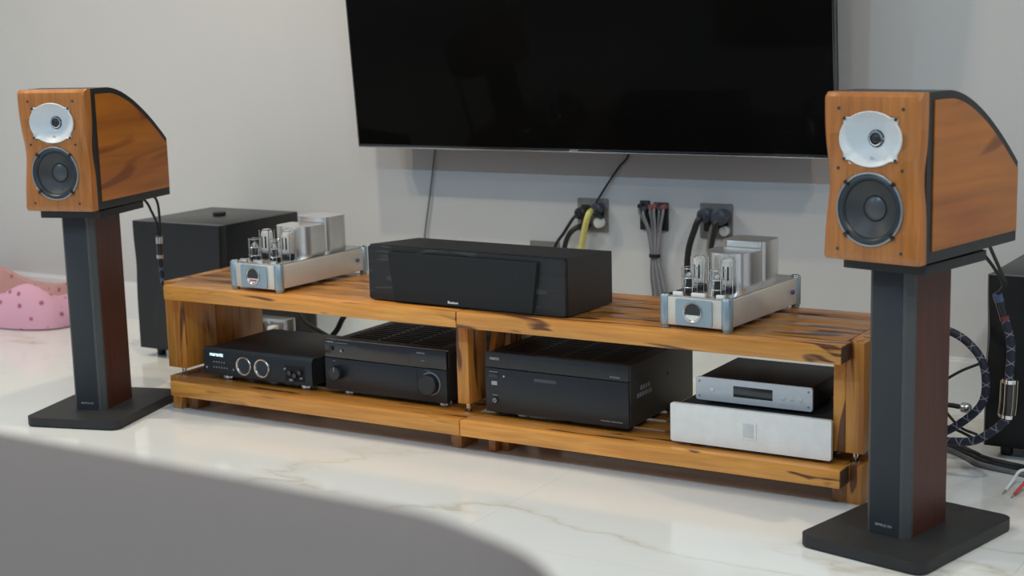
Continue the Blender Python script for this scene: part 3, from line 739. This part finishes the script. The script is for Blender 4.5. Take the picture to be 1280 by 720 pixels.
# ================================================================ SUBWOOFERS
def subwoofer(x, y, label, h=0.4632):
    t = thing('subwoofer', label, 'subwoofer', (x, y, 0), 0, 'pair of black subwoofers')
    W, D, z0 = 0.4213, 0.425, 0.035
    obj('cabinet', box(0.002, W-0.002, 0.0305, D, z0, z0+h, 0.003), sub_black, t)
    bm = bm_new(); rows = []
    for i in range(25):
        f = i/24; z = z0+h*f; e = 0.006*math.exp(-((f-0.66)/0.16)**2)
        rows.append([bm.verts.new(p) for p in ((e*0.6, 0.030, z), (e*0.6, 0.012, z), (e+0.006, 0.0, z), (W-e-0.006, 0.0, z), (W-e*0.6, 0.012, z), (W-e*0.6, 0.030, z))])
    for a, b in zip(rows, rows[1:]):
        for k in range(6): bm.faces.new((a[k], a[(k+1) % 6], b[(k+1) % 6], b[k]))
    bm.faces.new(rows[0][::-1]); bm.faces.new(rows[-1]); obj('front_baffle', bm, sub_black, t)
    for fx in (0.05, W-0.05):
        for fy in (0.06, D-0.06): obj('foot', lathe([(0.014, 0), (0.016, 0.002), (0.018, 0.035)], c=(fx, fy, 0), n=18), black_satin, t)
    return t
subwoofer(-1.7622, 0.5605, 'black box subwoofer standing on the floor behind the left speaker stand')
subwoofer(1.2640, 0.5950, 'black box subwoofer at the photo\'s right edge behind the right speaker', 0.4560)
tag(obj('rubber_puck', lathe([(0.022, 0), (0.024, 0.002), (0.024, 0.010), (0.021, 0.012), (0, 0.012)], c=(-1.557, 0.80, 0.4985), n=24), black_satin), 'small flat black puck lying on top of the left subwoofer', 'puck')

# ================================================================ TELEVISION
t = thing('television', 'large black flat television hung tilted on the wall above the rack', 'television', (-0.1343, 0.930, 0.7474))
t.rotation_euler = (R(4.6), 0, 0)
W, H = 1.742, 0.995
obj('back_shell', box(-W/2+0.004, W/2-0.004, 0.010, 0.045, 0.004, H-0.004, 0.006), black_satin, t)
obj('screen', box(-W/2+0.006, W/2-0.006, -0.0005, 0.009, 0.012, H-0.006, 0.0008), screen_glass, t)
bz = bm_new(); add_box(bz, -W/2, -W/2+0.006, -0.003, 0.012, 0, H, 0.001); add_box(bz, W/2-0.006, W/2, -0.003, 0.012, 0, H, 0.001)
add_box(bz, -W/2+0.006, W/2-0.006, -0.003, 0.012, H-0.006, H, 0.001); add_box(bz, -W/2+0.006, W/2-0.006, -0.003, 0.012, 0.0045, 0.012, 0.001)
obj('bezel', bz, black_gloss, t)
obj('lower_trim', box(-W/2, W/2, -0.0036, 0.012, 0.0, 0.0040, 0.0008), chrome_soft, t, label='thin bright metal strip')
text('logo', 'SONY', -0.006, -0.003, 0.0075, 0.0060, faint_print, t, width=0.034)
obj('wall_bracket', add_box(add_box(bm_new(), -0.35, 0.35, 0.0445, 0.062, 0.36, 0.66, 0.002), -0.25, 0.25, 0.062, 0.110, 0.42, 0.56, 0.002), black_satin, t)

# ================================================================ WALL OUTLETS AND THEIR CABLES
def outlet(x0, x1, z0, z1, label):
    t = thing('wall_outlet', label, 'outlet', ((x0+x1)/2, WY, (z0+z1)/2), 0, 'metal double outlets on the wall')
    w_, h_ = (x1-x0)/2, (z1-z0)/2
    obj('cover_plate', prism(rrect(-w_, w_, -h_, h_, 0.004), -0.006, 0.0, 'XZ', 0.0015), plate_steel, t)
    for sx_ in (-1, 1):
        s = obj('socket', prism(rrect(sx_*w_*0.45-0.017, sx_*w_*0.45+0.017, -0.034, 0.034, 0.006), -0.0085, -0.0058, 'XZ', 0.0008), cable_black, t)
    return t
outlet(-0.2243, -0.1100, 0.4680, 0.5800, 'square metal outlet with a yellow cable, above the centre speaker')
outlet(0.2240, 0.3360, 0.4670, 0.5800, 'square metal outlet behind the right tube amplifier, two large plugs in it')
outlet(-0.4150, -0.3000, 0.3130, 0.4250, 'metal outlet mostly hidden behind the centre speaker, only its top edge showing')
def cord(label, pts, r, mat, cat='cable', plug=None, name='mains_cable', group=None):
    t = thing(name, label, cat, pts[0], 0, group)
    P = [tuple(Vector(p)-Vector(pts[0])) for p in pts]
    obj('sheath', tube(P, r), mat, t)
    if plug:
        pm, pr, pl = plug
        obj('plug', lathe([(pr*0.5, pl+0.012), (pr*0.7, pl+0.004), (pr, pl), (pr*1.05, pl*0.5), (pr*0.95, -0.010), (pr*0.8, -0.014)], c=(0, 0, 0), axis='Y', n=22), pm, t)
    return t
cord('black power cord with plug, leftmost in the outlet above the centre speaker', [(-0.195, 1.080, 0.532), (-0.206, 1.040, 0.524), (-0.250, 1.045, 0.468), (-0.292, 1.05, 0.410), (-0.31, 1.05, 0.30)], 0.0055, cable_black, plug=(cable_black, 0.020, 0.028))
cord('thicker black power cord curving down from the lower left of the yellow cable\'s outlet', [(-0.186, 1.082, 0.490), (-0.206, 1.045, 0.484), (-0.236, 1.045, 0.455), (-0.256, 1.05, 0.400), (-0.262, 1.05, 0.30)], 0.0090, cable_black, plug=(cable_black, 0.014, 0.020))
cord('yellow cable hanging from the outlet above the centre speaker', [(-0.152, 1.085, 0.545), (-0.150, 1.035, 0.535), (-0.170, 1.035, 0.470), (-0.186, 1.045, 0.405), (-0.192, 1.05, 0.30)], 0.0105, plain('yellow_cable', (0.66, 0.60, 0.18), 0.55, var=0.15, scale=120), name='network_cable')
cord('black plug in the right half of the outlet above the centre speaker', [(-0.140, 1.080, 0.548), (-0.130, 1.045, 0.538), (-0.120, 1.070, 0.520)], 0.006, cable_black, plug=(navy_plug, 0.020, 0.020), name='power_plug')
tag(obj('plug_adaptor', lathe([(0.017, 0), (0.018, 0.003), (0.018, 0.022), (0.015, 0.026), (0, 0.026)], c=(-0.135, WY-0.0085, 0.502), axis='Y', n=26), white_p), 'round white plug in the outlet beside the yellow cable', 'plug')
cord('thick black power cord dropping from the outlet to behind the right tube amplifier', [(0.255, 1.080, 0.545), (0.247, 1.035, 0.535), (0.226, 1.040, 0.492), (0.206, 1.045, 0.435), (0.197, 1.05, 0.360), (0.197, 1.05, 0.28)], 0.0105, cable_black, plug=(navy_plug, 0.023, 0.030))
cord('tan cord between two black cords below the right-hand outlet', [(0.278, 1.088, 0.520), (0.276, 1.068, 0.505), (0.268, 1.064, 0.460), (0.260, 1.06, 0.36), (0.258, 1.06, 0.28)], 0.0068, cable_tan, name='signal_cord')
cord('black power cord with large navy plug in the right-hand outlet\'s right socket', [(0.308, 1.078, 0.542), (0.306, 1.035, 0.528), (0.296, 1.040, 0.490), (0.284, 1.045, 0.435), (0.280, 1.05, 0.32)], 0.0085, cable_black, plug=(navy_plug, 0.026, 0.036))
tag(obj('plug_adaptor', lathe([(0.015, 0), (0.016, 0.003), (0.016, 0.020), (0.013, 0.024), (0, 0.024)], c=(0.315, WY-0.0085, 0.495), axis='Y', n=26), silver_dac), 'round grey plug low in the right-hand outlet behind the tube amplifier', 'plug')
# speaker terminal plate with a bundle of six leads
t = thing('cable_bundle', 'bundle of grey speaker leads tied with a black strap, between the two outlets', 'cable', (0.065, WY, 0.52))
obj('terminal_plate', box(-0.055, -0.021, -0.010, 0.0, -0.036, 0.060, 0.002), cable_black, t); obj('terminal_plate', box(-0.005, 0.046, -0.010, 0.0, -0.036, 0.056, 0.002), cable_black, t)
tops = [(-0.044, 0.044, cable_black), (-0.030, 0.036, navy_plug), (-0.006, 0.042, brown_red), (0.008, 0.046, brown_red), (0.026, 0.040, navy_plug), (0.040, 0.044, brown_red)]
for i, (x, z, m_) in enumerate(tops):
    pl = obj('binding_plug', cyl(0.0085, 0.010, 0.034, (x, 0, z), 'Y', 16, 0.001), m_, t)
    xb = 0.004+0.0048*(i-2.5)
    obj('lead', tube([(x, -0.026, z), (x, -0.032, z-0.02), (x*0.55+0.005, -0.026, z-0.075), (xb, -0.022, -0.118), (xb*1.6+0.004, -0.022, -0.185), (xb*1.9+0.014, -0.024, -0.255), (xb*2+0.02, -0.03, -0.33)], 0.0044), cable_clear if i % 2 else cable_grey, t)
obj('strap', lathe([(0.017, -0.006), (0.020, -0.005), (0.020, 0.005), (0.017, 0.006)], c=(0.004, -0.022, -0.118), ring=True, n=24, sy=0.7), zip_black, t)
# thin leads from the television
cord('thin grey lead hanging from the television\'s left part, straight down to the centre speaker', [(-0.776, 1.085, 0.80), (-0.794, 1.090, 0.725), (-0.822, 1.090, 0.57), (-0.852, 1.090, 0.41), (-0.858, 1.085, 0.30)], 0.0032, cable_grey, name='thin_lead')
cord('thin dark lead running from the television down to the yellow cable\'s outlet', [(-0.018, 1.085, 0.79), (-0.030, 1.090, 0.725), (-0.062, 1.090, 0.690), (-0.100, 1.088, 0.640), (-0.135, 1.080, 0.585), (-0.150, 1.075, 0.560)], 0.0036, cable_black, name='thin_lead')

# ================================================================ SPEAKER CABLES
def speaker_cable(label, wires, conn_a, conn_b, body, r, tail=None):
    t = thing('speaker_cable', label, 'cable', conn_a, 0, 'braided speaker cables')
    o = Vector(conn_a); d = Vector(conn_b)-o
    for wp in wires: obj('wire', tube([tuple(Vector(p)-o) for p in wp], 0.0042), cable_black, t)
    sl = obj('sleeve', tube([(0, 0, 0), tuple(d*0.45), tuple(d)], lambda u: 0.0105-0.001*abs(u-0.5)), black_gloss, t)
    obj('sleeve_cap', tube([(0, 0, 0.001), tuple(d*0.10), tuple(d*0.34)], lambda u: 0.006+0.0055*min(1, u*3)), chrome_soft if tail is None else blue_dark, t)
    obj('sleeve_ring', tube([tuple(d*0.86), tuple(d*0.93), tuple(d*1.02)], 0.0114), chrome_soft if tail is None else red_dark, t)
    obj('braid', tube([tuple(Vector(p)-o) for p in body], r, n=16, k=12), braid, t)
    return t
speaker_cable('black and navy cable hanging behind the left bookshelf speaker',
    [[(-1.350, 0.165, 0.655), (-1.336, 0.21, 0.626), (-1.315, 0.215, 0.590), (-1.300, 0.22, 0.550), (-1.299, 0.22, 0.505)], [(-1.300, 0.185, 0.655), (-1.292, 0.215, 0.632), (-1.287, 0.22, 0.580), (-1.290, 0.22, 0.505)]],
    (-1.294, 0.22, 0.512), (-1.296, 0.22, 0.440), [(-1.296, 0.22, 0.441), (-1.293, 0.22, 0.39), (-1.288, 0.23, 0.33), (-1.27, 0.30, 0.24), (-1.25, 0.46, 0.12), (-1.20, 0.52, 0.02), (-1.12, 0.58, 0.012)], 0.0085)
t = speaker_cable('navy braided cable with barrel connector hanging in front of the right subwoofer',
    [[(1.330, 0.165, 0.655), (1.352, 0.215, 0.605), (1.370, 0.25, 0.565), (1.378, 0.30, 0.520), (1.3515, 0.35, 0.487)], [(1.372, 0.150, 0.655), (1.377, 0.20, 0.610), (1.385, 0.24, 0.565), (1.384, 0.30, 0.520), (1.355, 0.35, 0.487)]],
    (1.3518, 0.35, 0.490), (1.3730, 0.35, 0.424), [(1.3730, 0.35, 0.426), (1.3865, 0.35, 0.380), (1.3900, 0.35, 0.340), (1.3870, 0.35, 0.280), (1.386, 0.35, 0.19), (1.374, 0.35, 0.165), (1.342, 0.35, 0.135), (1.300, 0.36, 0.108), (1.245, 0.37, 0.098), (1.19, 0.385, 0.090), (1.155, 0.42, 0.070), (1.142, 0.445, 0.040), (1.14, 0.455, 0.012)], 0.0105, tail=True)
bar = obj('barrel', tube([(0.0360, 0, -0.222), (0.0355, 0, -0.235), (0.0345, 0, -0.275), (0.0320, 0, -0.300)], 0.0195, n=22), black_gloss, t)
obj('barrel_cap', tube([(0.0365, 0, -0.212), (0.0360, 0, -0.2225)], 0.0175, n=22), chrome, t)
obj('barrel_cap', tube([(0.0318, 0, -0.299), (0.0300, 0, -0.309)], 0.0175, n=22), chrome, t)
for a in range(6):
    th = R(60*a+15); c, s = 0.0200*math.cos(th), 0.0200*math.sin(th)
    obj('barrel_rod', tube([(0.0362+c, s, -0.216), (0.0345+c, s, -0.275), (0.0318+c, s, -0.304)], 0.0009, n=6), gold_print, t)
tag(obj('braided_power_cable', tube([(1.10, 0.50, 0.33), (1.15, 0.49, 0.363), (1.205, 0.49, 0.354), (1.250, 0.49, 0.328), (1.285, 0.49, 0.285), (1.296, 0.49, 0.230), (1.290, 0.49, 0.180), (1.262, 0.49, 0.140), (1.205, 0.49, 0.094), (1.14, 0.50, 0.06), (1.08, 0.52, 0.03)], 0.0105, n=16, k=12), braid), 'thick navy braided cable looping wide beside the right subwoofer', 'cable')
def floor_cable(label, pts, r, mat, name='black_cable'):
    return tag(obj(name, tube(pts, r), mat), label, 'cable')
floor_cable('thin black cable curling out beside the subwoofer, highest of the thin ones', [(1.262, 0.56, 0.262), (1.21, 0.56, 0.235), (1.165, 0.56, 0.200), (1.152, 0.56, 0.165), (1.175, 0.56, 0.125), (1.215, 0.56, 0.085), (1.26, 0.56, 0.070)], 0.0038, cable_black)
floor_cable('dark cable with a round metal plug, level behind the right stand', [(1.06, 0.52, 0.120), (1.12, 0.52, 0.145), (1.19, 0.52, 0.152), (1.232, 0.52, 0.150)], 0.0068, cable_black)
tag(obj('cable_connector', lathe([(0.008, -0.004), (0.013, 0), (0.014, 0.010), (0.011, 0.020), (0.007, 0.024)], c=(1.228, 0.52, 0.150), axis='X', n=20), chrome_soft), 'round metal plug on the dark cable beside the right subwoofer', 'plug')
floor_cable('thin black cable lying low in a flat arc left of the right subwoofer', [(1.02, 0.56, 0.085), (1.12, 0.56, 0.092), (1.20, 0.56, 0.078), (1.262, 0.57, 0.050)], 0.0040, cable_black)
floor_cable('second thin black cable, lowest above the floor left of the right subwoofer', [(1.02, 0.58, 0.050), (1.12, 0.58, 0.052), (1.20, 0.57, 0.030), (1.27, 0.55, 0.020)], 0.0040, cable_black)
for k, lab in enumerate(('dark cable on the floor running under the right subwoofer, rearmost of three', 'dark cable on the floor before the right subwoofer, middle of three', 'grey cable on the floor before the right subwoofer, front of three')):
    dy = 0.030*k
    floor_cable(lab, [(1.05, 0.700-dy, 0.007), (1.16, 0.672-dy, 0.007), (1.235, 0.610-dy, 0.007), (1.285, 0.560-dy, 0.009), (1.37, 0.535-dy, 0.007), (1.50, 0.50-dy, 0.007), (1.72, 0.46-dy, 0.007)], 0.0068, (cable_black, cable_black, cable_grey)[k])
def bare(label, pts, mat):
    t = thing('stripped_wire', label, 'wire', pts[0]); o = Vector(pts[0])
    obj('insulation', tube([tuple(Vector(p)-o) for p in pts], 0.0040), mat, t)
    e = (Vector(pts[0])-Vector(pts[1])).normalized()*0.016
    obj('bare_end', tube([(0, 0, 0), tuple(e*0.5), tuple(e)], 0.0022), cable_tan, t)
bare('white speaker wire with bare end on the floor at the photo\'s right edge', [(1.395, 0.315, 0.006), (1.402, 0.350, 0.020), (1.412, 0.400, 0.036), (1.450, 0.405, 0.030), (1.55, 0.395, 0.006)], white_p)
bare('red speaker wire with bare end on the floor at the photo\'s right edge', [(1.422, 0.292, 0.006), (1.432, 0.320, 0.020), (1.446, 0.355, 0.036), (1.480, 0.370, 0.032), (1.57, 0.365, 0.006)], red_p)

# things behind the rack's left bay
t = thing('power_strip', 'light grey upright power strip with plugs in it, behind the rack\'s left bay', 'power strip', (-1.225, 0.66, 0))
obj('housing', box(-0.085, 0.075, 0, 0.05, 0, 0.165, 0.004), steel, t)
for i in range(2):
    for k in range(2): obj('socket', box(-0.072+0.075*i, -0.012+0.075*i, -0.0015, 0.001, 0.030+0.07*k, 0.085+0.07*k, 0.002), plate_steel, t)
obj('plug', box(-0.060, -0.025, -0.04, -0.001, 0.110, 0.150, 0.006), cable_black, t); obj('plug', box(0.015, 0.045, -0.035, -0.001, 0.110, 0.145, 0.006), white_p, t)
obj('plug', box(0.020, 0.048, -0.04, -0.001, 0.040, 0.075, 0.006), cable_black, t)
obj('plug_lead', tube([(-0.042, -0.038, 0.13), (-0.040, -0.060, 0.11), (-0.030, -0.065, 0.05), (-0.02, -0.06, 0.006)], 0.004), cable_black, t)
t = thing('power_conditioner', 'upright dark grey metal box behind the low integrated amplifier', 'power conditioner', (-1.105, 0.70, 0))
obj('case', box(-0.032, 0.032, 0, 0.035, 0.008, 0.240, 0.003), amp_front, t); obj('front_plate', box(-0.034, 0.034, -0.006, -0.0002, 0.006, 0.242, 0.002), amp_case, t)
for px in (-0.022, 0.022):
    for py in (0.008, 0.027): obj('foot', cyl(0.008, 0, 0.009, (px, py, 0), n=12), black_deep, t)
cord('thick black cable rising to the rack top between the two black amplifiers', [(-0.800, 0.47, 0.175), (-0.792, 0.49, 0.195), (-0.786, 0.51, 0.225), (-0.778, 0.55, 0.262), (-0.77, 0.62, 0.30), (-0.77, 0.85, 0.20), (-0.78, 1.0, 0.02)], 0.0095, cable_black, name='mains_cable')
cord('dark cable slanting behind the low integrated amplifier', [(-0.99, 0.53, 0.235), (-0.94, 0.51, 0.200), (-0.88, 0.49, 0.186), (-0.81, 0.455, 0.178), (-0.76, 0.45, 0.165)], 0.008, cable_black, name='mains_cable')

# ================================================================ PET BED
t = thing('pet_bed', 'pink dotted pet bed on the floor against the wall, at the photo\'s left edge', 'pet bed', (-2.80, 0.885, 0))
def ringpt(a, k, z):
    c, s = math.cos(a), math.sin(a)
    return (0.375*k*math.copysign(abs(c)**0.62, c), 0.195*k*math.copysign(abs(s)**0.62, s), z)
def bed_h(a): # taller at the corners, dipping at the front left
    return 0.155+0.030*math.cos(4*(a-R(42)))-0.05*math.exp(-((a-R(238))/0.35)**2)
for nm, prof_, m_ in (('outer_wall', [(0.93, 0.0), (1.0, 0.04), (1.02, 0.35), (0.97, 0.75), (0.90, 0.98), (0.86, 1.0)], bed_pink), ('inner_wall', [(0.858, 0.998), (0.80, 0.93), (0.74, 0.6), (0.72, 0.25), (0.70, 0.12)], bed_inner)):
    bm = bm_new(); n = 72; rings = [[bm.verts.new(ringpt(2*math.pi*i/n, k, z*bed_h(2*math.pi*i/n))) for i in range(n)] for k, z in prof_]
    for r1, r2 in zip(rings, rings[1:]):
        for i in range(n): bm.faces.new((r1[i], r1[(i+1) % n], r2[(i+1) % n], r2[i]))
    if nm == 'outer_wall': bm.faces.new(rings[0])
    obj(nm, bm, m_, t)
bm = bm_new(); n = 48; rings = [[bm.verts.new(ringpt(2*math.pi*i/n, k, z)) for i in range(n)] for k, z in ((0.71, 0.02), (0.71, 0.045), (0.60, 0.062), (0.30, 0.055))]
for r1, r2 in zip(rings, rings[1:]):
    for i in range(n): bm.faces.new((r1[i], r1[(i+1) % n], r2[(i+1) % n], r2[i]))
bm.faces.new(rings[-1]); bm.faces.new(rings[0]); obj('cushion', bm, bed_cushion, t)

# ================================================================ SOFA IN THE FOREGROUND
t = thing('sofa', 'grey-brown sofa seen from behind, blurred in the near foreground', 'sofa', (0.75, -3.00, 0), R(-2.0))
out = []
x0, x1, y0, y1 = -1.15, 1.165, -0.20, 0.460
bm = bm_new()
prof = [(0.0, 0.05), (0.0, 0.725), (0.010, 0.805), (0.035, 0.850), (0.075, 0.873), (0.13, 0.880)]
rings = []
for ins, z in prof:
    rings.append([bm.verts.new((p[0], p[1], z)) for p in rrect(x0+ins, x1-ins, y0+ins, y1-ins, max(0.20-ins, 0.03), 10)])
for a, b in zip(rings, rings[1:]):
    n = len(a)
    for i in range(n): bm.faces.new((a[i], a[(i+1) % n], b[(i+1) % n], b[i]))
bm.faces.new(rings[-1]); bm.faces.new(rings[0][::-1])
obj('backrest', bm, sofa_cloth, t)
obj('seat', box(-1.13, 1.08, -1.05, -0.205, 0.06, 0.42, 0.05, 4), sofa_cloth, t)
for x in (-1.0, 0.95):
    for y in (-0.95, 0.30): obj('leg', lathe([(0.018, 0), (0.025, 0.062)], c=(x, y, 0), n=16), black_satin, t)
